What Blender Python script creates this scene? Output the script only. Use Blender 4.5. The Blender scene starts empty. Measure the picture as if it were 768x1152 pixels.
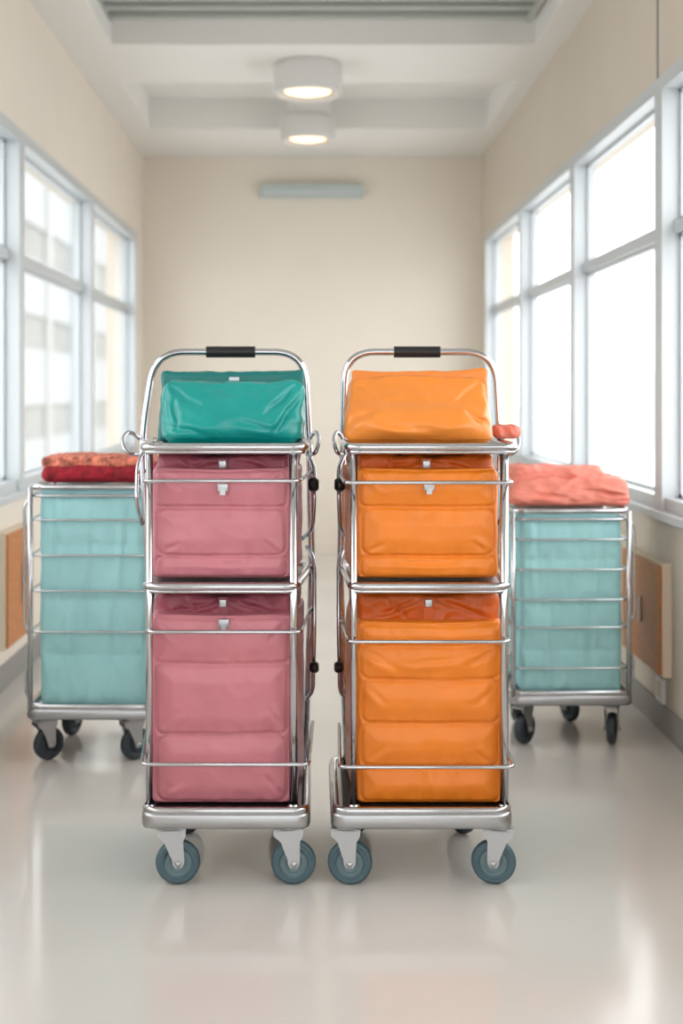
import bpy, math, random
from mathutils import Vector, Matrix, noise
random.seed(4)
scene = bpy.context.scene
F = 1485.0; CX = 352.0; CY = 440.0; CH = 1.2
def X(px, d): return (px-CX)*d/F
def Z(py, d): return CH-(py-CY)*d/F

# ------------------------------------------------------------ materials
def s2l(c):
    return tuple((v/255/12.92 if v/255 <= 0.04045 else ((v/255+0.055)/1.055)**2.4) for v in c)
def mat(name, rgb, rough=0.5, metal=0.0, bump=0.0, bscale=40.0, var=0.0, vscale=3.0, emit=0.0, coat=0.0, rvar=0.0, detail=4.0, spec=0.5, stretch=None, sheen=0.0):
    m = bpy.data.materials.new(name); m.use_nodes = True
    nt = m.node_tree; b = nt.nodes['Principled BSDF']
    c = s2l(rgb)
    b.inputs['Base Color'].default_value = (*c, 1)
    b.inputs['Roughness'].default_value = rough
    b.inputs['Metallic'].default_value = metal
    b.inputs['Specular IOR Level'].default_value = spec
    if coat: b.inputs['Coat Weight'].default_value = coat; b.inputs['Coat Roughness'].default_value = 0.12
    if sheen: b.inputs['Sheen Weight'].default_value = sheen
    tc = nt.nodes.new('ShaderNodeTexCoord'); src = tc.outputs['Object']
    if stretch:
        mp = nt.nodes.new('ShaderNodeMapping'); mp.inputs['Scale'].default_value = stretch
        nt.links.new(src, mp.inputs['Vector']); src = mp.outputs['Vector']
    if var:
        n = nt.nodes.new('ShaderNodeTexNoise'); n.inputs['Scale'].default_value = vscale; n.inputs['Detail'].default_value = 3
        nt.links.new(src, n.inputs['Vector'])
        r = nt.nodes.new('ShaderNodeValToRGB')
        r.color_ramp.elements[0].position = 0.3; r.color_ramp.elements[1].position = 0.7
        r.color_ramp.elements[0].color = (*[max(0, v*(1-var)) for v in c], 1)
        r.color_ramp.elements[1].color = (*[min(1, v*(1+var)) for v in c], 1)
        nt.links.new(n.outputs['Fac'], r.inputs['Fac']); nt.links.new(r.outputs['Color'], b.inputs['Base Color'])
    if rvar:
        n = nt.nodes.new('ShaderNodeTexNoise'); n.inputs['Scale'].default_value = 2.2; n.inputs['Detail'].default_value = 4
        nt.links.new(src, n.inputs['Vector'])
        mr = nt.nodes.new('ShaderNodeMapRange'); mr.inputs['To Min'].default_value = rough-rvar; mr.inputs['To Max'].default_value = rough+rvar
        nt.links.new(n.outputs['Fac'], mr.inputs['Value']); nt.links.new(mr.outputs['Result'], b.inputs['Roughness'])
    if bump:
        n = nt.nodes.new('ShaderNodeTexNoise'); n.inputs['Scale'].default_value = bscale; n.inputs['Detail'].default_value = detail
        nt.links.new(src, n.inputs['Vector'])
        bp = nt.nodes.new('ShaderNodeBump'); bp.inputs['Strength'].default_value = bump; bp.inputs['Distance'].default_value = 0.01
        nt.links.new(n.outputs['Fac'], bp.inputs['Height']); nt.links.new(bp.outputs['Normal'], b.inputs['Normal'])
    if emit:
        b.inputs['Emission Color'].default_value = (*c, 1); b.inputs['Emission Strength'].default_value = emit
    return m

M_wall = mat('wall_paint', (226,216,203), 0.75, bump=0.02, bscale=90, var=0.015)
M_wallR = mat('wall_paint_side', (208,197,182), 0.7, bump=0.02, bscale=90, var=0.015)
M_ceil = mat('ceiling_paint', (228,226,221), 0.8)
M_floor = mat('polished_floor', (200,195,189), 0.13, var=0.05, vscale=1.6, rvar=0.05, bump=0.008, bscale=6, spec=0.65)
M_base = mat('baseboard_vinyl', (140,137,134), 0.5)
M_alu = mat('window_aluminium', (196,201,204), 0.4, metal=0.2)
M_chrome = mat('chrome', (196,196,199), 0.14, metal=1.0, bump=0.02, bscale=12)
M_steel = mat('brushed_steel', (178,179,181), 0.3, metal=1.0, bump=0.05, bscale=60, stretch=(1, 20, 20))
M_zinc = mat('zinc_bracket', (180,181,183), 0.32, metal=0.85)
M_tyre = mat('tyre_rubber', (70,94,102), 0.5, bump=0.03, bscale=80)
M_tyred = mat('tyre_rubber_dark', (48,56,62), 0.5)
M_hub = mat('wheel_hub', (104,126,131), 0.4)
M_black = mat('black_grip', (20,20,22), 0.45, bump=0.05, bscale=120)
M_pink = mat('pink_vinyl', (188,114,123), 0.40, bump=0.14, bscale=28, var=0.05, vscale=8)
M_pinkd = mat('pink_vinyl_inner', (150,72,86), 0.45, bump=0.1, bscale=35)  # darker copy of the pink: shelf shadow put into the lid colour
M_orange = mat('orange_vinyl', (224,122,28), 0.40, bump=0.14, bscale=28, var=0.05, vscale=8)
M_oranged = mat('orange_vinyl_inner', (196,86,14), 0.45, bump=0.1, bscale=35)  # darker orange for the lids, with the shelf shadow in the colour
M_orangel = mat('orange_nylon', (228,134,50), 0.32, bump=0.18, bscale=22, var=0.04, vscale=8)
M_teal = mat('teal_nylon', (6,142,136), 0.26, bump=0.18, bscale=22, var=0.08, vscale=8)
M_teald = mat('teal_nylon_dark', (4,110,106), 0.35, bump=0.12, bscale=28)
M_aqua = mat('aqua_canvas', (156,208,210), 0.7, bump=0.2, bscale=14, var=0.05, vscale=6)
M_red = mat('red_knit', (150,20,38), 0.85, bump=0.8, bscale=120, var=0.4, vscale=30)
M_redtop = mat('patterned_knit', (206,116,94), 0.85, bump=0.8, bscale=120, var=0.75, vscale=44)
M_coral = mat('coral_fabric', (216,124,106), 0.55, bump=0.3, bscale=25, var=0.12, vscale=12)
M_wood = mat('oak_laminate', (186,116,58), 0.45, var=0.12, vscale=3, stretch=(3, 3, 22))
M_woodedge = mat('cabinet_edge', (220,204,182), 0.5)
M_plastic = mat('white_plastic', (228,228,226), 0.4)
M_slot = mat('vent_dark', (70,72,70), 0.6)
M_vent = mat('vent_metal', (170,174,168), 0.5)
M_fix = mat('lamp_shell', (214,213,210), 0.4)
M_well = mat('lamp_reflector', (190,184,176), 0.5)
M_glow = mat('lamp_diffuser', (255,226,186), 0.5, emit=2.0)
M_wfix = mat('wall_fixture', (178,190,187), 0.4)
M_ext = mat('facade_render', (228,228,229), 0.8, var=0.03)
M_extw = mat('facade_glazing', (196,200,204), 0.5)
M_extl = mat('facade_concrete', (148,149,146), 0.8, var=0.12, vscale=.3)  # grey of the added facade, kept dull to dim the left panes
M_extlw = mat('facade_panel', (166,169,170), 0.6)
M_extc = mat('facade_column', (176,177,176), 0.6)
M_ground = mat('outside_paving', (205,206,206), 0.9, var=0.04, vscale=0.2)

def glass(name, tint, gl):
    m = bpy.data.materials.new(name); m.use_nodes = True; nt = m.node_tree; nt.nodes.clear()
    o = nt.nodes.new('ShaderNodeOutputMaterial'); t = nt.nodes.new('ShaderNodeBsdfTransparent')
    t.inputs['Color'].default_value = (*tint, 1)
    g = nt.nodes.new('ShaderNodeBsdfGlossy'); g.inputs['Roughness'].default_value = 0.02
    fr = nt.nodes.new('ShaderNodeLayerWeight'); fr.inputs['Blend'].default_value = 0.5
    pw = nt.nodes.new('ShaderNodeMath'); pw.operation = 'POWER'; pw.inputs[1].default_value = 4.0
    ml = nt.nodes.new('ShaderNodeMath'); ml.operation = 'MULTIPLY_ADD'; ml.inputs[1].default_value = gl; ml.inputs[2].default_value = 0.03
    nt.links.new(fr.outputs['Facing'], pw.inputs[0]); nt.links.new(pw.outputs[0], ml.inputs[0])
    mx = nt.nodes.new('ShaderNodeMixShader')
    nt.links.new(ml.outputs[0], mx.inputs[0]); nt.links.new(t.outputs[0], mx.inputs[1]); nt.links.new(g.outputs[0], mx.inputs[2])
    nt.links.new(mx.outputs[0], o.inputs['Surface'])
    return m
M_glassR = glass('window_glass', (0.96, 0.97, 0.97), 0.25)
M_glassL = glass('window_glass_tinted', (0.86, 0.88, 0.88), 0.6)  # grey tint stands in for reflections dulling the left panes

# ------------------------------------------------------------ mesh accumulator
def fillet(pts, r, cyc=False, n=6):
    pts = [Vector(p) for p in pts]
    if r <= 0: return pts
    out = []; N = len(pts)
    for i, p in enumerate(pts):
        if not cyc and (i == 0 or i == N-1): out.append(p); continue
        a = pts[i-1]; b = pts[(i+1) % N]
        da = (a-p); db = (b-p); rr = min(r, da.length*0.49, db.length*0.49)
        p0 = p+da.normalized()*rr; p1 = p+db.normalized()*rr
        for k in range(n+1):
            t = k/n
            out.append(p0*(1-t)**2+p*2*t*(1-t)+p1*t*t)
    return out

class Acc:
    def __init__(s): s.v = []; s.f = []; s.m = []; s.s = []; s.mats = []
    def add(s, vs, fs, m, smooth=True):
        if m not in s.mats: s.mats.append(m)
        mi = s.mats.index(m); o = len(s.v)
        s.v += [tuple(v) for v in vs]
        for k, f in enumerate(fs):
            s.f.append([i+o for i in f]); s.m.append(mi); s.s.append(smooth if isinstance(smooth, bool) else smooth[k])
    def box(s, x0, x1, y0, y1, z0, z1, m):
        vs = [(x, y, z) for x in (x0, x1) for y in (y0, y1) for z in (z0, z1)]
        s.add(vs, [(0,1,3,2),(4,6,7,5),(0,4,5,1),(2,3,7,6),(0,2,6,4),(1,5,7,3)], m, False)
    def rprism(s, quad, z0, z1, r, m, e=0.004, n=6):
        """rounded slab; quad = 4 xy corners ccw"""
        q = [Vector((a, b, 0)) for a, b in quad]
        c = sum(q, Vector())/4
        base = fillet(q, r, True, n)
        lev = [(z0, e), (z0+e*.3, e*.3), (z0+e, 0), (z1-e, 0), (z1-e*.3, e*.3), (z1, e)]
        vs = []; N = len(base)
        for z, ins in lev:
            for p in base:
                d = (p-c); L = d.length
                pp = c+d*((L-ins)/L); vs.append((pp.x, pp.y, z))
        fs = []; sm = []
        for k in range(len(lev)-1):
            for i in range(N):
                j = (i+1) % N
                fs.append((k*N+i, k*N+j, (k+1)*N+j, (k+1)*N+i)); sm.append(True)
        fs.append(list(range(N))[::-1]); sm.append(False)
        fs.append([(len(lev)-1)*N+i for i in range(N)]); sm.append(False)
        s.add(vs, fs, m, sm)
    def tube(s, pts, r, m, fil=0.0, cyc=False, seg=10, n=6, flat=1.0):
        P = fillet(pts, fil, cyc, n)
        Q = [P[0]]
        for p in P[1:]:
            if (p-Q[-1]).length > 1e-5: Q.append(p)
        if cyc and (Q[0]-Q[-1]).length < 1e-5: Q.pop()
        P = Q; N = len(P); vs = []; fs = []
        prev = None
        for i in range(N):
            if cyc: t = (P[(i+1) % N]-P[i-1]).normalized()
            else: t = (P[min(i+1, N-1)]-P[max(i-1, 0)]).normalized()
            if prev is None:
                up = Vector((0, 0, 1)) if abs(t.z) < 0.9 else Vector((0, 1, 0))
                u = t.cross(up).normalized()
            else:
                u = (prev-t*prev.dot(t)).normalized()
            prev = u; w = t.cross(u)
            for k in range(seg):
                a = 2*math.pi*k/seg
                vs.append(P[i]+u*(r*math.cos(a))+w*(r*flat*math.sin(a)))
        for i in range(N if cyc else N-1):
            j = (i+1) % N
            for k in range(seg):
                l = (k+1) % seg
                fs.append((i*seg+k, i*seg+l, j*seg+l, j*seg+k))
        if not cyc:
            fs.append(list(range(seg))[::-1]); fs.append([(N-1)*seg+k for k in range(seg)])
        s.add(vs, fs, m, True)
    def lathe(s, prof, org, axis, m, seg=32, smooth=True):
        axis = Vector(axis).normalized(); rot = Vector((0, 0, 1)).rotation_difference(axis)
        vs = []; fs = []; n = len(prof)
        for i in range(seg):
            a = 2*math.pi*i/seg
            for r, h in prof:
                vs.append(Vector(org)+rot @ Vector((r*math.cos(a), r*math.sin(a), h)))
        for i in range(seg):
            j = (i+1) % seg
            for k in range(n-1):
                fs.append((i*n+k, j*n+k, j*n+k+1, i*n+k+1))
        s.add(vs, fs, m, smooth)
    def plate(s, poly, org, xax, yax, th, m):
        """poly in 2D (x,z) extruded by th along yax"""
        xa = Vector(xax); ya = Vector(yax); o = Vector(org); N = len(poly)
        vs = [o+xa*a+Vector((0, 0, 1))*b+ya*(-th/2) for a, b in poly]+[o+xa*a+Vector((0, 0, 1))*b+ya*(th/2) for a, b in poly]
        fs = [list(range(N)), [N+i for i in range(N)][::-1]]
        for i in range(N):
            j = (i+1) % N; fs.append((i, N+i, N+j, j))
        s.add(vs, fs, m, False)
    def obj(s, name, parent=None, bevel=0.0):
        me = bpy.data.meshes.new(name); me.from_pydata(s.v, [], s.f)
        for m in s.mats: me.materials.append(m)
        me.polygons.foreach_set('material_index', s.m); me.polygons.foreach_set('use_smooth', s.s)
        me.update()
        import bmesh
        bm = bmesh.new(); bm.from_mesh(me); bmesh.ops.recalc_face_normals(bm, faces=bm.faces); bm.to_mesh(me); bm.free()
        o = bpy.data.objects.new(name, me); scene.collection.objects.link(o)
        xs = [v.co for v in me.vertices]
        c = Vector([(min(p[i] for p in xs)+max(p[i] for p in xs))/2 for i in range(3)])
        me.transform(Matrix.Translation(-c)); o.location = c
        if parent:
            o.parent = parent; o.location = c-parent.location
        if bevel:
            b = o.modifiers.new('bevel', 'BEVEL'); b.width = bevel; b.segments = 2; b.limit_method = 'ANGLE'
        return o
def empty(name, loc):
    e = bpy.data.objects.new(name, None); e.location = loc; e.empty_display_size = 0.1
    scene.collection.objects.link(e); return e

# ------------------------------------------------------------ room
WL, WR, YB, YF, HC = -1.25, 1.235, 9.7, -3.0, 2.92
SILL, HEAD, TR = 0.755, 2.31, 1.775
a = Acc(); a.box(WL-.25, WR+.25, YF-.2, YB+.2, -0.15, 0, M_floor); a.obj('floor')
a = Acc(); a.box(WL-.2, WR+.2, YB, YB+.2, 0, 3.3, M_wall); a.obj('wall_back')
a = Acc()
a.box(WL-.2, WR+.2, YF-.2, YF, 0, .3, M_wall); a.box(WL-.2, WR+.2, YF-.2, YF, 2.6, 3.3, M_wall)
a.box(WL-.2, WL+.2, YF-.2, YF, .3, 2.6, M_wall); a.box(WR-.2, WR+.2, YF-.2, YF, .3, 2.6, M_wall); a.obj('wall_front')
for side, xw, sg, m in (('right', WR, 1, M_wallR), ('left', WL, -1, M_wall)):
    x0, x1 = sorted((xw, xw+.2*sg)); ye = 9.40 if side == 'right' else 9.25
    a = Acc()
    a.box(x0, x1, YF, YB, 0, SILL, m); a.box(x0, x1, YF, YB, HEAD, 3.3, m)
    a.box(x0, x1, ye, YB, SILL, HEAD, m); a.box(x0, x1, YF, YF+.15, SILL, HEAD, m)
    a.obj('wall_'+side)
    a = Acc(); b0, b1 = sorted((xw, xw-.012*sg)); a.box(b0, b1, YF, YB-.012, 0, .1, M_base); a.obj('baseboard_'+side, bevel=.003)
    a = Acc(); b0, b1 = sorted((xw+.02*sg, xw-.035*sg)); a.box(b0, b1, YF+.1, ye, SILL-.005, SILL+.025, M_alu); a.obj('trim_sill_'+side, bevel=.004)
a = Acc(); a.box(WL, WR, YB-.012, YB, 0, .09, M_wall); a.obj('baseboard_back')
a = Acc(); a.box(WR-.004, WR+.001, 4.72, 4.735, HEAD, HC, M_base); a.obj('trim_1')

# ceiling with coffers
a = Acc()
A = (-1.0, 1.1, 3.4, 6.55, .13); B = (-1.07, 1.14, 7.36, 8.66, .20)
a.box(WL-.2, WR+.2, YF-.2, A[2], HC, 3.35, M_ceil)
a.box(WL-.2, A[0], A[2], A[3], HC, 3.35, M_ceil); a.box(A[1], WR+.2, A[2], A[3], HC, 3.35, M_ceil)
a.box(A[0], A[1], A[2], A[3], HC+A[4], 3.35, M_ceil)
a.box(WL-.2, WR+.2, A[3], B[2], HC, 3.35, M_ceil)
a.box(WL-.2, B[0], B[2], B[3], HC, 3.35, M_ceil); a.box(B[1], WR+.2, B[2], B[3], HC, 3.35, M_ceil)
a.box(B[0], B[1], B[2], B[3], HC+B[4], 3.35, M_ceil)
a.box(WL-.2, WR+.2, B[3], YB+.2, HC, 3.35, M_ceil)
a.obj('ceiling')
a = Acc(); zt = HC+A[4]; vx0, vx1, vy0, vy1 = -.99, 1.04, 5.95, 6.47
a.box(vx0, vx1, vy0, vy1, zt-.012, zt, M_slot)
for t in (0, .333, .667, 1.0):
    yy = vy0+(vy1-vy0-.06)*t
    a.box(vx0, vx1, yy, yy+.06, zt-.03, zt-.010, M_vent)
for i in range(6):
    yy = vy0+.05+(vy1-vy0-.1)*(i+.5)/6
    a.box(vx0, vx1, yy, yy+.010, zt-.026, zt-.01, M_vent)
a.box(vx0-.03, vx0, vy0-.02, vy1+.02, zt-.034, zt, M_vent); a.box(vx1, vx1+.03, vy0-.02, vy1+.02, zt-.034, zt, M_vent)
a.obj('ceiling_air_vent')
def ceil_lamp(y, r, zb, h, ztop, mount):
    a = Acc(); x = X(346, y)
    a.lathe([(0, h), (r*.96, h), (r, h-.012), (r, .012), (r*.985, 0), (r*.88, 0), (r*.86, .008)], (x, y, zb), (0, 0, 1), M_fix, 48)
    a.lathe([(r*.87, .006), (r*.74, .035), (0, .036)], (x, y, zb), (0, 0, 1), M_well, 40)
    a.lathe([(r*.70, .034), (r*.66, .016), (r*.4, .004), (0, 0.002)], (x, y, zb), (0, 0, 1), M_glow, 40)
    if mount: a.lathe([(r*.86, h), (r*.86, ztop-zb)], (x, y, zb), (0, 0, 1), M_fix, 40)
    a.obj('ceiling_lamp')
ceil_lamp(6.95, .18, 2.76, .16, HC, False)
ceil_lamp(8.35, .172, 2.78, .15, HC+.2, True)
a = Acc(); a.rprism([(-.39, YB-.09), (.37, YB-.09), (.37, YB), (-.39, YB)], Z(222, 9.65), Z(208, 9.65), .01, M_wfix, .012)
a.box(-.36, .34, YB-.094, YB-.08, Z(219, 9.65), Z(216, 9.65), M_alu)
a.obj('wall_light_fixture')

# windows
wn = 0
def window(side, y0, y1):
    global wn; wn += 1
    xw, sg, g = (WR, 1, M_glassR) if side == 'R' else (WL, -1, M_glassL)
    def bx(dx0, dx1, ya, yb, z0, z1, m):
        q = sorted((xw+dx0*sg, xw+dx1*sg)); a.box(q[0], q[1], ya, yb, z0, z1, m)
    a = Acc()
    f = .05
    bx(-.012, .09, y0, y0+f, SILL+.025, HEAD, M_alu); bx(-.012, .09, y1-f, y1, SILL+.025, HEAD, M_alu)
    bx(-.012, .09, y0+f, y1-f, HEAD-.05, HEAD, M_alu); bx(0.0, .09, y0+f, y1-f, SILL+.025, SILL+.07, M_alu)
    bx(.03, .08, y0+f, y1-f, TR-.022, TR+.022, M_alu)
    for z0, z1 in ((SILL+.07, TR-.022), (TR+.022, HEAD-.05)):
        bx(.05, .075, y0+f, y0+f+.02, z0, z1, M_alu); bx(.05, .075, y1-f-.02, y1-f, z0, z1, M_alu)
        bx(.05, .075, y0+f, y1-f, z1-.014, z1, M_alu); bx(.05, .075, y0+f, y1-f, z0, z0+.014, M_alu)
    gx = xw+.062*sg
    a.add([(gx, y0+f, SILL+.07), (gx, y1-f, SILL+.07), (gx, y1-f, HEAD-.05), (gx, y0+f, HEAD-.05)], [(0, 1, 2, 3)], g, False)
    a.obj('window_%d' % wn)
ys = [9.40, 7.82, 6.24, 4.68, 3.1, 1.54, -.02, -1.6, -2.85]
for i in range(len(ys)-1): window('R', ys[i+1], ys[i])
ys = [9.25, 7.42, 5.62, 3.82, 2.02, .22, -1.58, -2.85]
for i in range(len(ys)-1): window('L', ys[i+1], ys[i])
wn += 1
a = Acc()  # unseen end window behind the camera, added for frontal light
for xx in (WL+.2, -.45, .39, WR-.26): a.box(xx, xx+.06, YF-.14, YF-.04, .3, 2.6, M_alu)
a.box(WL+.2, WR-.2, YF-.14, YF-.04, .3, .36, M_alu); a.box(WL+.2, WR-.2, YF-.14, YF-.04, 2.54, 2.6, M_alu)
a.add([(WL+.2, YF-.09, .36), (WR-.2, YF-.09, .36), (WR-.2, YF-.09, 2.54), (WL+.2, YF-.09, 2.54)], [(0, 1, 2, 3)], M_glassR, False); a.obj('window_%d' % wn)

def cab(xw, sg, y0, y1, z0, z1):
    a = Acc()
    def bx(d0, d1, ya, yb, za, zb, m):
        q = sorted((xw-d0*sg, xw-d1*sg)); a.box(q[0], q[1], ya, yb, za, zb, m)
    bx(0, .034, y0, y1, z0, z1, M_woodedge)
    bx(.034, .044, y0+.006, y1-.01, z0+.008, z1-.008, M_wood)
    bx(.044, .052, y0+.25, y0+.27, z0+.15, z1-.15, M_zinc)
    a.obj('wall_cabinet', bevel=.003)
cab(WR, 1, 4.54, 5.1, Z(752, 4.7), Z(628, 4.7))
cab(WL, -1, 5.22, 5.7, .17, .64)
a = Acc(); a.box(WR-.012, WR, 4.62, 4.72, Z(787, 4.7), Z(759, 4.7), M_plastic); a.box(WR-.015, WR-.011, 4.65, 4.69, Z(781, 4.7), Z(765, 4.7), M_woodedge); a.obj('wall_outlet', bevel=.002)

# ------------------------------------------------------------ outside
a = Acc(); a.box(-300, 300, -150, 400, -4.2, -4.0, M_ground); a.obj('outside_ground')
def building(x0, x1, y0, y1, h, fl, me=M_ext, mw=M_extw):
    a = Acc(); a.box(x0, x1, y0, y1, -4, h, me); a.box(x0-.3, x1+.3, y0-.3, y1+.3, h, h+.4, me)
    xs = x0 if x0 > 0 else x1; sg = -1 if x0 > 0 else 1
    for k in range(fl):
        z = -3+k*(h+3)/fl+.8
        n = int((y1-y0)/3)
        for i in range(n):
            yy = y0+(y1-y0)*(i+.5)/n; q = sorted((xs+sg*.08, xs-sg*.02)); a.box(q[0], q[1], yy-.9, yy+.9, z, z+1.5, mw)
    a.obj('office_building')
building(34, 52, 90, 150, 3, 3)
a = Acc(); a.box(-26, -10, 8, 130, -4, 15, M_extl)  # added facade: greys the left panes in place of reflections
for k, z in enumerate((-2.5, .7, 3.9, 7.1)):
    a.box(-10.02, -9.9, 9, 129, z, z+2.0, M_extlw)
for i in range(24): a.box(-10.02, -9.8, 9+i*5, 9.6+i*5, -4, 11, M_extc)
a.obj('office_building')

# ------------------------------------------------------------ bags
def smooth(x): x = max(0, min(1, x)); return x*x*(3-2*x)
def bag(name, x0, x1, y0, y1, z0, z1, m, panels=(), r=.02, n=(70, 24, 80), puff=.012, groove=.006, gw=.006, wr=.003, wscale=9, flare=1.0, seed=0, pinch=0.0, topw=1.0, sag=0.0, flat_bottom=True, stretch=(1,1,1), belly=0.0, pucker=0.0, folds=(), ears=0.0):
    w, d, h = x1-x0, y1-y0, z1-z0
    cx, cy = (x0+x1)/2, (y0+y1)/2
    nx, ny, nz = n; idx = {}; vs = []; fs = []
    hx, hy, hz = w/2, d/2, h/2; r = min(r, hx*.98, hy*.98, hz*.98)
    FS = [((u0-.5)*w, v0*h, (u1-.5)*w, v1*h, dep, wid) for (u0, v0, u1, v1, dep, wid) in folds]
    def vert(i, j, k):
        key = (i, j, k)
        if key in idx: return idx[key]
        p = Vector((-hx+w*i/nx, -hy+d*j/ny, -hz+h*k/nz))
        q = Vector((max(-hx+r, min(hx-r, p.x)), max(-hy+r, min(hy-r, p.y)), max(-hz+r, min(hz-r, p.z))))
        dv = p-q; nrm = dv.normalized() if dv.length > 1e-9 else Vector((0, 0, 0))
        p2 = q+nrm*r if dv.length > 1e-9 else p.copy()
        lx, lz = p2.x, p2.z+hz
        dy = 0
        fr = max(0, -nrm.y)**2
        if fr > 0 and panels:
            wob = .0025*noise.noise(Vector((lx*9, lz*9, seed)))
            u = (lx+wob)/w+.5; v = (lz+wob)/h
            best = 9; ins = 0
            for (ua, ub, va, vb, rr) in panels:
                px = abs((u-(ua+ub)/2)*w)-(ub-ua)*w/2+rr; pz = abs((v-(va+vb)/2)*h)-(vb-va)*h/2+rr
                sd = math.hypot(max(px, 0), max(pz, 0))+min(max(px, pz), 0)-rr
                best = min(best, abs(sd)); ins = max(ins, -sd)
            dy = fr*(-groove*math.exp(-(best/gw)**2)+puff*smooth(ins/.045))
            if pucker: dy += fr*pucker*math.exp(-best/.022)*noise.noise(Vector((lx*38+seed, lz*16, seed*2.1)))
        if fr > .05:
            for (ax, az, bx, bz, dep, wid) in FS:
                ex_, ez_ = bx-ax, bz-az; L2 = ex_*ex_+ez_*ez_
                t = ((lx-ax)*ex_+(lz-az)*ez_)/L2
                tt = max(0, min(1, t)); L = math.sqrt(L2)
                wobl = .006*noise.noise(Vector((tt*3, ax*30, az*30+seed)))
                perp = ((lx-ax)*ez_-(lz-az)*ex_)/L+wobl
                over = max(0, -t, t-1)*L
                tap = math.sin(math.pi*min(1, max(0, .08+.92*tt)))**.7 if 0 <= tt <= 1 else 0
                g = math.exp(-(perp/wid)**2)-.8*math.exp(-((perp-1.9*wid)/(1.3*wid))**2)
                dy -= min(1, fr*1.5)*dep*tap*g*math.exp(-(over/.01)**2)
        ex = min(1, (hx-abs(lx))/(hx*.5)); ez = min(1, (hz-abs(p2.z))/(hz*.6))
        bl = belly*smooth(ex)*smooth(ez)*(-nrm.y if abs(nrm.y) > .3 else 0)
        p2.y -= dy+bl
        s = Vector((p2.x*stretch[0], p2.y*stretch[1], p2.z*stretch[2]))*wscale+Vector((seed*3.7, seed*1.3, seed*5.1))
        wv = noise.noise(s)+.6*(1-2*abs(noise.noise(s*1.7)))+.3*noise.noise(s*4.3)
        amp = wr*(0.15 if nrm.z < -.5 and flat_bottom else 1)
        p2 += nrm*(wv*amp)
        v = (p2.z+hz)/h
        if pinch: p2.y *= 1-pinch*smooth((v-.2)/.8)
        if topw != 1: p2.x *= 1+(topw-1)*smooth(v)
        if ears: p2.z += ears*smooth(v)*abs(p2.x/hx)**5
        if sag: p2.z -= sag*smooth(v)*(1-abs(p2.x/hx)**2)*(.6+.4*noise.noise(s*.4))
        p2.x *= 1+(flare-1)*((p2.y+hy)/d)
        idx[key] = len(vs); vs.append((cx+p2.x, cy+p2.y, z0+max(0 if flat_bottom else -1, p2.z+hz)))
        return idx[key]
    for i in range(nx):
        for k in range(nz):
            for j in (0, ny): fs.append((vert(i, j, k), vert(i+1, j, k), vert(i+1, j, k+1), vert(i, j, k+1)))
    for j in range(ny):
        for k in range(nz):
            for i in (0, nx): fs.append((vert(i, j, k), vert(i, j+1, k), vert(i, j+1, k+1), vert(i, j, k+1)))
    for i in range(nx):
        for j in range(ny):
            for k in (0, nz): fs.append((vert(i, j, k), vert(i+1, j, k), vert(i+1, j+1, k), vert(i, j+1, k)))
    a = Acc(); a.add(vs, fs, m, True)
    return a

def clasp(a, x, y, z, w=.026, h=.02):
    a.rprism([(x-w/2, y-.006), (x+w/2, y-.006), (x+w/2, y+.006), (x-w/2, y+.006)], z-h/2, z+h/2, .003, M_zinc, .002)
    a.box(x-w*.25, x+w*.25, y-.010, y-.005, z-h*.9, z-h*.1, M_zinc)

# ------------------------------------------------------------ casters
def caster(name, parent, x, y, ztop, r, yaw, off, tyre, w=.026):
    """wheel axle roughly along y rotated by yaw; off = trail offset along wheel-plane direction"""
    xa = Vector((math.cos(yaw), math.sin(yaw), 0)); ya = Vector((-math.sin(yaw), math.cos(yaw), 0))
    c = Vector((x, y, r))+xa*off
    a = Acc(); h = w/2
    a.lathe([(r*.60, -h*.72), (r*.64, -h*.95), (r*.72, -h*.98), (r*.76, -h*.84), (r*.80, -h*.98), (r*.90, -h*.9), (r*.975, -h*.55), (r, 0), (r*.975, h*.55), (r*.90, h*.9), (r*.80, h*.98), (r*.76, h*.84), (r*.72, h*.98), (r*.64, h*.95), (r*.60, h*.72)], c, ya, tyre, 48)
    a.lathe([(0, -h*.9), (r*.16, -h*.9), (r*.2, -h*.5), (r*.34, -h*.45), (r*.38, -h*.62), (r*.44, -h*.62), (r*.48, -h*.42), (r*.61, -h*.6)], c, ya, M_hub if tyre == M_tyre else tyre, 40)
    a.lathe([(r*.61, h*.6), (r*.48, h*.42), (r*.44, h*.62), (r*.2, h*.5), (r*.16, h*.9), (0, h*.9)], c, ya, M_hub if tyre == M_tyre else tyre, 40)
    a.obj('wheel', parent)
    a = Acc(); top = ztop-.012-r; hw = .036
    side = .013
    L = [(-off-hw, top), (-off-hw*.97, top-.016), (-off*.7-hw*.62, top-.030), (-side*1.15, .010), (-side, -.002), (-side*.6, -.010)]
    R = [(side*.6, -.010), (side, -.002), (side*1.15, .010), (-off*.7+hw*.66, top-.030), (-off+hw*.97, top-.016), (-off+hw, top)]
    poly = L+R
    for s in (-1, 1):
        a.plate(poly, c+ya*(s*(h+.006)), xa, ya, .003, M_zinc)
        a.lathe([(0, .006), (.007, .006), (.008, .0), (.008, -.002)], c+ya*(s*(h+.0075)), ya*s, M_zinc, 14)
    o2 = c-xa*off
    q = [o2-xa*hw-ya*(h+.0075), o2+xa*hw-ya*(h+.0075), o2+xa*hw+ya*(h+.0075), o2-xa*hw+ya*(h+.0075)]
    a.rprism([(p.x, p.y) for p in q], ztop-.018, ztop-.010, .006, M_zinc, .002)
    a.lathe([(0, ztop-.012), (.028, ztop-.012), (.03, ztop-.008), (.03, ztop), (0, ztop)], (o2.x, o2.y, 0), (0, 0, 1), M_zinc, 28)
    a.obj('caster_fork', parent)

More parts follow.
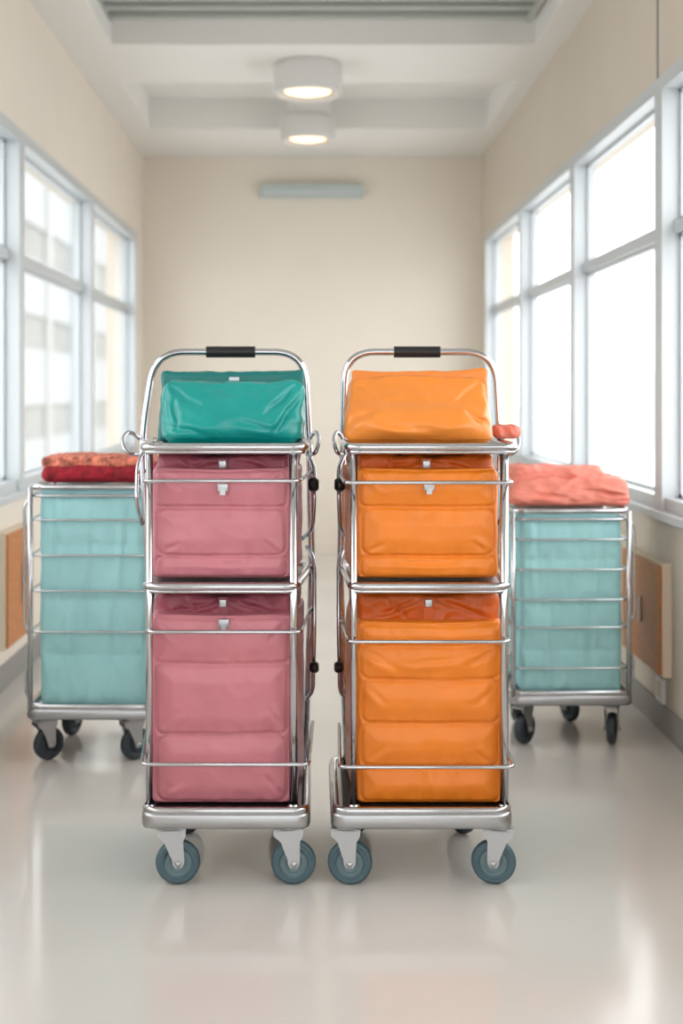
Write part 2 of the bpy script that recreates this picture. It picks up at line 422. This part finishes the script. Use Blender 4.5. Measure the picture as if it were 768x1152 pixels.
# ------------------------------------------------------------ tall double cart
def tall_cart(fx0, fx1, bx0, bx1, base0, base1, hx, grip, wheels, rails, inner):
    y0, y1 = 3.2, 3.58
    e = empty('housekeeping_cart', ((base0+base1)/2, 3.39, 0))
    a = Acc(); Q = [(base0, 3.165), (base1, 3.165), (base1, 3.64), (base0, 3.64)]
    a.rprism(Q, .148, .186, .035, M_steel, .008)
    qq = [(base0+.012, 3.178), (base1-.012, 3.178), (base1-.012, 3.628), (base0+.012, 3.628)]
    a.tube([(p[0], p[1], .190) for p in qq], .009, M_chrome, .03, True)
    a.rprism([(base0+.03, 3.2), (base1-.03, 3.2), (base1-.03, 3.6), (base0+.03, 3.6)], .182, .1885, .02, M_black, .002)  # black sheet paints the shade in the tray cavity
    a.obj('base_platform', e)
    a = Acc()
    a.tube([(fx0, y0, .18), (fx0, y0, 1.062)], .0085, M_chrome, seg=14)
    a.tube([(fx1, y0, .18), (fx1, y0, 1.062)], .0105, M_chrome, seg=14)
    for px in (fx0, fx1): a.lathe([(.0, .0), (.016, 0), (.016, .008), (.012, .014)], (px, y0, .186), (0, 0, 1), M_chrome, 20)
    h0, h1, t0, t1 = hx
    zt = Z(396, y1)
    a.tube([(bx0+.02, y1, .18), (bx0, y1, .7), (h0, y1, 1.07), (t0, y1, zt), (t1, y1, zt), (h1, y1, 1.07), (bx1, y1, .7), (bx1-.02, y1, .18)], .0095, M_chrome, .082, seg=14, n=12)
    for z, ins in ((1.065, 0), (.728, .0)):
        dx = .012 if z > 1 else .004
        c = [(fx0-dx, y0-.012), (fx1+dx+(.012 if z > 1 else 0), y0-.012), (bx1-.006, y1-.014), (bx0+.006, y1-.014)]
        a.tube([(p[0], p[1], z) for p in c], .0115, M_chrome, .03, True, seg=14, flat=.9)
        a.tube([(p[0], p[1], z-.012) for p in c], .005, M_chrome, .03, True, seg=10)
        a.rprism(c, z-.006, z+.002, .03, M_steel, .002)
    for xx in (fx0, fx1):
        s = 1 if xx == fx0 else -1
        a.tube([(xx, y0, .66), (xx+s*.004, y0+.03, .715)], .006, M_chrome)
    a.obj('frame', e)
    a = Acc()
    for py, pa, pb in rails:
        yr = 3.172; z = Z(py, yr)
        a.tube([(bx0-.002, y1, z), (X(pa, yr), yr, z), (X(pb, yr), yr, z), (bx1+.002, y1, z)], .0048, M_chrome, .018, seg=10)
    a.obj('wire_rails', e)
    a = Acc()
    for sx, bx in ((-1, h0), (1, h1)):
        k = .62 if sx == inner else 1.0
        a.tube([(bx, y1-.02, 1.07), (bx+sx*.03*k, y1-.03, 1.095), (bx+sx*.046*k, y1-.06, 1.07), (bx+sx*.030*k, y1-.08, 1.035), (bx+sx*.004, y1-.05, 1.03)], .0055, M_chrome, .02)
        if sx == inner:
            for za, zb in ((1.03, .80), (.78, .36)):
                a.tube([(bx-sx*.006, y1-.01, za), (bx+sx*.014, y1-.05, za-.03), (bx+sx*.014, y1-.09, (za+zb)/2), (bx+sx*.010, y1-.05, zb+.03), (bx-sx*.02, y1-.01, zb)], .0058, M_chrome, .03)
            a.lathe([(0, -.014), (.012, -.014), (.019, -.006), (.019, .006), (.012, .014), (0, .014)], (bx+sx*.012, y1-.12, .955), (1, 0, 0), M_black, 20)
            a.lathe([(0, -.012), (.010, -.012), (.015, -.006), (.015, .006), (.010, .012), (0, .012)], (bx+sx*.014, y1-.09, .47), (1, 0, 0), M_black, 20)
        else:
            a.tube([(bx-sx*.004, y1-.01, 1.03), (bx+sx*.006, y1-.04, 1.0), (bx+sx*.006, y1-.06, .9), (bx-sx*.004, y1-.01, .84)], .005, M_chrome, .03)
    a.obj('side_loops', e)
    a = Acc(); g0, g1 = X(grip[0], y1), X(grip[1], y1)
    a.tube([(g0, y1, zt), (g0+.004, y1, zt), (g1-.004, y1, zt), (g1, y1, zt)], .0155, M_black, seg=18)
    a.obj('handle_grip', e)
    for i, (wx, off, yaw) in enumerate(wheels):
        caster('c', e, X(wx, 3.21), 3.215, .150, .0545, yaw, off, M_tyre)
    caster('c', e, base0+.07, 3.575, .150, .0545, .9, .012, M_tyred)
    caster('c', e, base1-.07, 3.575, .150, .0545, 2.2, .012, M_tyred)
    return e

D = 3.2
tall_cart(X(168, D), X(330, D), -.445, -.003, X(158, 3.17), X(349, 3.17),
          (X(159, 3.58), X(347.5, 3.58), X(174, 3.58), X(342, 3.58)), (232, 287),
          [(192, .017, .12), (324, .013, .05)],
          [(541, 162, 336), (711, 166, 338), (860, 159, 347)], 1)
tall_cart(X(398, D), X(567, D), .073, .492, X(372, 3.17), X(577, 3.17),
          (X(386, 3.58), X(562, 3.58), X(388, 3.58), X(556, 3.58)), (443, 495),
          [(389, .010, -.08), (561, -.012, -.18)],
          [(543, 388, 576), (722, 392, 573), (863, 382, 578)], -1)

# ------------------------------------------------------------ storage bags in tall carts
bf = 3.222; bb = 3.535
def storage(xa, xb, ztopf, zlid, zbot, m, md, panels, fl, seed, cl, folds=()):
    x0, x1 = X(xa, bf), X(xb, bf)
    body = bag('b', x0, x1, bf, bb, zbot, ztopf, m, panels=panels, r=.016, n=(100, 16, 120), puff=.007, groove=.006, gw=.0035, wr=.0022, wscale=9, flare=fl, seed=seed, pucker=.006, sag=.004, folds=folds)
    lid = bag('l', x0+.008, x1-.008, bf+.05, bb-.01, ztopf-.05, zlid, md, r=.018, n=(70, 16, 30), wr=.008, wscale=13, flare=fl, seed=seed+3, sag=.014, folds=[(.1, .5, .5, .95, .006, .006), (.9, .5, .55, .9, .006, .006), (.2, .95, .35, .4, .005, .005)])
    body.add(lid.v, lid.f, md, True)  # lid takes the shaded vinyl colour
    pp = [(x0+.012, bf+.012), ((x0+x1)/2, bf+.010), (x1-.012, bf+.012), (x1+(x1-x0)*(fl-1)*.4-.006, bb-.02), (x0-(x1-x0)*(fl-1)*.4+.006, bb-.02)]
    zz = [0, -.004, 0, 0, 0]
    body.tube([(p[0], p[1], ztopf-.003+zz[i]) for i, p in enumerate(pp)], .004, m, .02, True)
    if cl: clasp(body, X(cl[0], bf), bf-.012, Z(cl[1], bf))
    xm = (x0+x1)/2
    body.box(xm-.012, xm+.012, bf+.045, bf+.049, ztopf-.02, zlid-.012, md)
    body.rprism([(xm-.009, bf+.036), (xm+.009, bf+.036), (xm+.009, bf+.044), (xm-.009, bf+.044)], zlid-.035, zlid-.017, .003, M_zinc, .001)
    body.obj('storage_bag')
up_p = [(.02, .98, .66, .985, .015), (.03, .97, .21, .645, .025), (.02, .98, .015, .20, .015)]
lo_p = [(.02, .98, .75, .985, .015), (.03, .97, .375, .74, .02), (.03, .97, .015, .36, .03)]
fA = [(.05, .97, .22, .80, .003, .006), (.95, .97, .80, .82, .003, .006), (.06, .24, .2, .34, .003, .006), (.93, .23, .8, .36, .003, .006), (.3, .16, .7, .13, .0025, .006)]
fB = [(.04, .97, .2, .86, .003, .006), (.96, .97, .82, .85, .003, .006), (.06, .40, .2, .5, .003, .007), (.94, .40, .82, .52, .003, .007), (.06, .05, .22, .14, .003, .007), (.94, .05, .8, .16, .003, .007)]
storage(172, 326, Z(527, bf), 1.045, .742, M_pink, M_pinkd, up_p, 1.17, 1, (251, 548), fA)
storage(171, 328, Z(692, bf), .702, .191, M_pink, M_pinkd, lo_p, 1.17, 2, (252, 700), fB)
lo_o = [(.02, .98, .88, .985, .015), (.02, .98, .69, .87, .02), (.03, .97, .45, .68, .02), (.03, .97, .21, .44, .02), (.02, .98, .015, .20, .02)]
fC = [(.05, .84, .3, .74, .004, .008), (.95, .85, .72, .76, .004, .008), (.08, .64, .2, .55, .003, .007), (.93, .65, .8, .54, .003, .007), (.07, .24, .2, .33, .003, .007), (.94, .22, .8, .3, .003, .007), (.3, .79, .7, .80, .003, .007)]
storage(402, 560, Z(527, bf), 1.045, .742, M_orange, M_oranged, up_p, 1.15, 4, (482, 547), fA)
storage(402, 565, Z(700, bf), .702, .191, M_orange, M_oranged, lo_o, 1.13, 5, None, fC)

# top bags
zt = 1.0685
fT = [(.02, .98, .30, .55, .009, .008), (.98, .98, .72, .45, .010, .008), (.99, .80, .80, .15, .009, .007), (.03, .30, .35, .18, .006, .008), (.35, .95, .55, .80, .007, .009), (.55, .35, .85, .25, .006, .008), (.08, .8, .12, .2, .006, .006)]
a = bag('t', X(184, 3.27), X(338, 3.27), 3.24, 3.46, zt, Z(431, 3.3), M_teal, r=.032, n=(130, 40, 70), wr=.008, wscale=8, seed=11, pinch=.35, topw=1.03, belly=.02, stretch=(.8, 1, 1.2), folds=fT, ears=.006)
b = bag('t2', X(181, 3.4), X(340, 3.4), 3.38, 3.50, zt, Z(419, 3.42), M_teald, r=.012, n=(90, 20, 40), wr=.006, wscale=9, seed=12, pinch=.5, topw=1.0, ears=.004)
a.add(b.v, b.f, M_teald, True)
clasp(a, X(263, 3.38), 3.392, Z(427, 3.39), .026, .014)
a.obj('vinyl_pouch')
fO = [(.03, .92, .28, .60, .010, .009), (.97, .92, .74, .55, .010, .009), (.10, .66, .90, .64, .007, .010), (.02, .35, .2, .55, .009, .008), (.98, .30, .82, .52, .009, .008), (.25, .30, .6, .22, .007, .009), (.5, .95, .62, .7, .006, .008), (.15, .98, .22, .70, .006, .006)]
a = bag('t', X(388, 3.27), X(554, 3.27), 3.24, 3.50, zt, Z(426, 3.33), M_orangel, r=.028, n=(140, 40, 80), wr=.008, wscale=8, seed=15, pinch=.65, topw=.91, belly=.03, stretch=(.8, 1, 1.1), folds=fO)
b = bag('t2', X(395, 3.38), X(547, 3.38), 3.345, 3.42, zt+.02, Z(418, 3.38), M_orangel, r=.008, n=(90, 10, 40), wr=.005, wscale=10, seed=16, pinch=.7, topw=.985, ears=.004)
a.add(b.v, b.f, M_orangel, True)
clasp(a, X(468, 3.37), 3.358, Z(426, 3.36), .022, .014)
a.obj('vinyl_pouch')
a = bag('cl', X(555, 3.45), X(582, 3.45), 3.41, 3.49, zt+.008, zt+.040, M_coral, r=.014, n=(36, 30, 20), wr=.006, wscale=22, seed=61)
a.obj('folded_cloth')

# ------------------------------------------------------------ short wire carts
def short_cart(x0, x1, y0, ztop, wires, wx, seed, yaw):
    y1 = y0+.42
    e = empty('laundry_cart', ((x0+x1)/2, (y0+y1)/2, 0))
    a = Acc(); Q = [(x0, y0), (x1, y0), (x1, y1), (x0, y1)]
    a.rprism(Q, .142, .178, .04, M_steel, .01)
    a.tube([(x0+.012, y0+.012, .184), (x1-.012, y0+.012, .184), (x1-.012, y1-.012, .184), (x0+.012, y1-.012, .184)], .01, M_chrome, .035, True)
    a.obj('base_platform', e)
    a = Acc(); i = .014
    c = [(x0+i, y0+i), (x1-i, y0+i), (x1-i, y1-i), (x0+i, y1-i)]
    for p in c: a.tube([(p[0], p[1], .17), (p[0], p[1], ztop)], .0085, M_chrome, seg=12)
    a.tube([(p[0], p[1], ztop) for p in c], .0095, M_chrome, .05, True, seg=12)
    a.tube([(p[0], p[1], ztop-.028) for p in c], .005, M_chrome, .04, True)
    a.obj('frame', e)
    a = Acc()
    for z in wires: a.tube([(p[0]-.002, p[1]-.002 if p[1] < y0+.1 else p[1], z) for p in c], .0036, M_chrome, .03, True, seg=8)
    a.obj('wire_rails', e)
    a = Acc()
    for sx, bx in ((-1, x0+.012), (1, x1-.012)):
        a.tube([(bx, y0+.03, ztop-.03), (bx+sx*.02, y0+.03, ztop-.06), (bx+sx*.02, y0+.03, .45), (bx, y0+.03, .40)], .005, M_chrome, .02)
        a.tube([(bx, y0+.03, .33), (bx+sx*.016, y0+.03, .30), (bx+sx*.016, y0+.03, .23), (bx, y0+.03, .20)], .005, M_chrome, .02)
    a.obj('side_loops', e)
    for k, w in enumerate(wx):
        caster('c', e, X(w, y0+.05), y0+.055, .144, .053, yaw[k], .014, M_tyred, .03)
    caster('c', e, x0+.08, y1-.06, .144, .053, 1.2, .012, M_tyred, .03)
    caster('c', e, x1-.14, y1-.06, .144, .053, 1.9, .012, M_tyred, .03)
    fs = [(.15, .97, .18, .55, .005, .010), (.82, .97, .78, .45, .005, .010), (.5, .9, .46, .3, .004, .012), (.3, .5, .33, .1, .004, .010), (.68, .45, .7, .08, .004, .010)]
    b = bag('b', x0+.042, x1-.035, y0+.03, y1-.03, .180, ztop-.012, M_aqua, r=.018, n=(80, 30, 90), wr=.005, wscale=8, seed=seed, stretch=(1.4, 1, .5), panels=[(.02, .98, .02, .235, .01), (.02, .98, .245, .49, .01), (.02, .98, .50, .74, .01), (.02, .98, .75, .98, .01)], puff=.004, groove=.002, pucker=.006, folds=fs)
    b.obj('linen_bag')
short_cart(X(28, 4.24), X(176, 4.24), 4.24, Z(548, 4.25), [Z(p, 4.25) for p in (585, 625, 665, 711)], (50, 148), 21, (.7, .6))
short_cart(X(573, 4.43), X(713, 4.43), 4.43, Z(575, 4.44), [Z(p, 4.44) for p in (607, 641, 675, 706, 752)], (588, 688), 22, (.9, 1.25))

zz = Z(548, 4.25)+.0105
a = bag('r', X(46, 4.28), X(170, 4.28), 4.27, 4.60, zz, Z(523, 4.3), M_red, r=.030, n=(60, 50, 20), wr=.006, wscale=16, seed=31, flat_bottom=True)
tp = bag('rt', X(48, 4.31), X(166, 4.31), 4.285, 4.58, zz+.048, Z(514, 4.31), M_redtop, r=.014, n=(60, 40, 12), wr=.005, wscale=18, seed=32)
a.add(tp.v, tp.f, M_redtop, True); a.obj('knitted_cushion')
zz = Z(575, 4.44)+.0105
a = bag('c', X(574, 4.5), X(709, 4.5), 4.47, 4.80, zz, Z(538, 4.52), M_coral, r=.03, n=(110, 70, 36), wr=.010, wscale=11, seed=41, pinch=.1, topw=.94, stretch=(.8, 1, 2.2), folds=[(.03, .5, .5, .35, .008, .008), (.97, .4, .55, .6, .008, .008)])
b = bag('c2', X(577, 4.56), X(680, 4.56), 4.53, 4.78, zz+.05, Z(527, 4.58), M_coral, r=.02, n=(80, 50, 24), wr=.010, wscale=12, seed=43, stretch=(.8, 1, 2.2))
a.add(b.v, b.f, M_coral, True); a.obj('folded_blanket')
# ------------------------------------------------------------ world, camera
w = bpy.data.worlds.new('overcast_sky'); scene.world = w; w.use_nodes = True
nt = w.node_tree; bg = nt.nodes['Background']
tc = nt.nodes.new('ShaderNodeTexCoord'); sp = nt.nodes.new('ShaderNodeSeparateXYZ'); rp = nt.nodes.new('ShaderNodeValToRGB')
nt.links.new(tc.outputs['Generated'], sp.inputs[0]); nt.links.new(sp.outputs['Z'], rp.inputs['Fac'])
rp.color_ramp.elements[0].position = 0.0; rp.color_ramp.elements[0].color = (.86, .88, .90, 1)
rp.color_ramp.elements[1].position = .6; rp.color_ramp.elements[1].color = (1, 1, 1, 1)
nt.links.new(rp.outputs['Color'], bg.inputs['Color']); bg.inputs['Strength'].default_value = 4.2

cam = bpy.data.cameras.new('camera'); co = bpy.data.objects.new('camera', cam); scene.collection.objects.link(co)
co.location = (0, 0, CH); co.rotation_euler = (math.radians(90), 0, 0)
cam.sensor_fit = 'VERTICAL'; cam.sensor_height = 36; cam.lens = F/1152*36
cam.shift_x = (384-CX)/1152; cam.shift_y = -(576-CY)/1152
cam.dof.use_dof = True; cam.dof.focus_distance = 3.25; cam.dof.aperture_fstop = 2.0
cam.clip_end = 1000
scene.camera = co
scene.view_settings.view_transform = 'Standard'
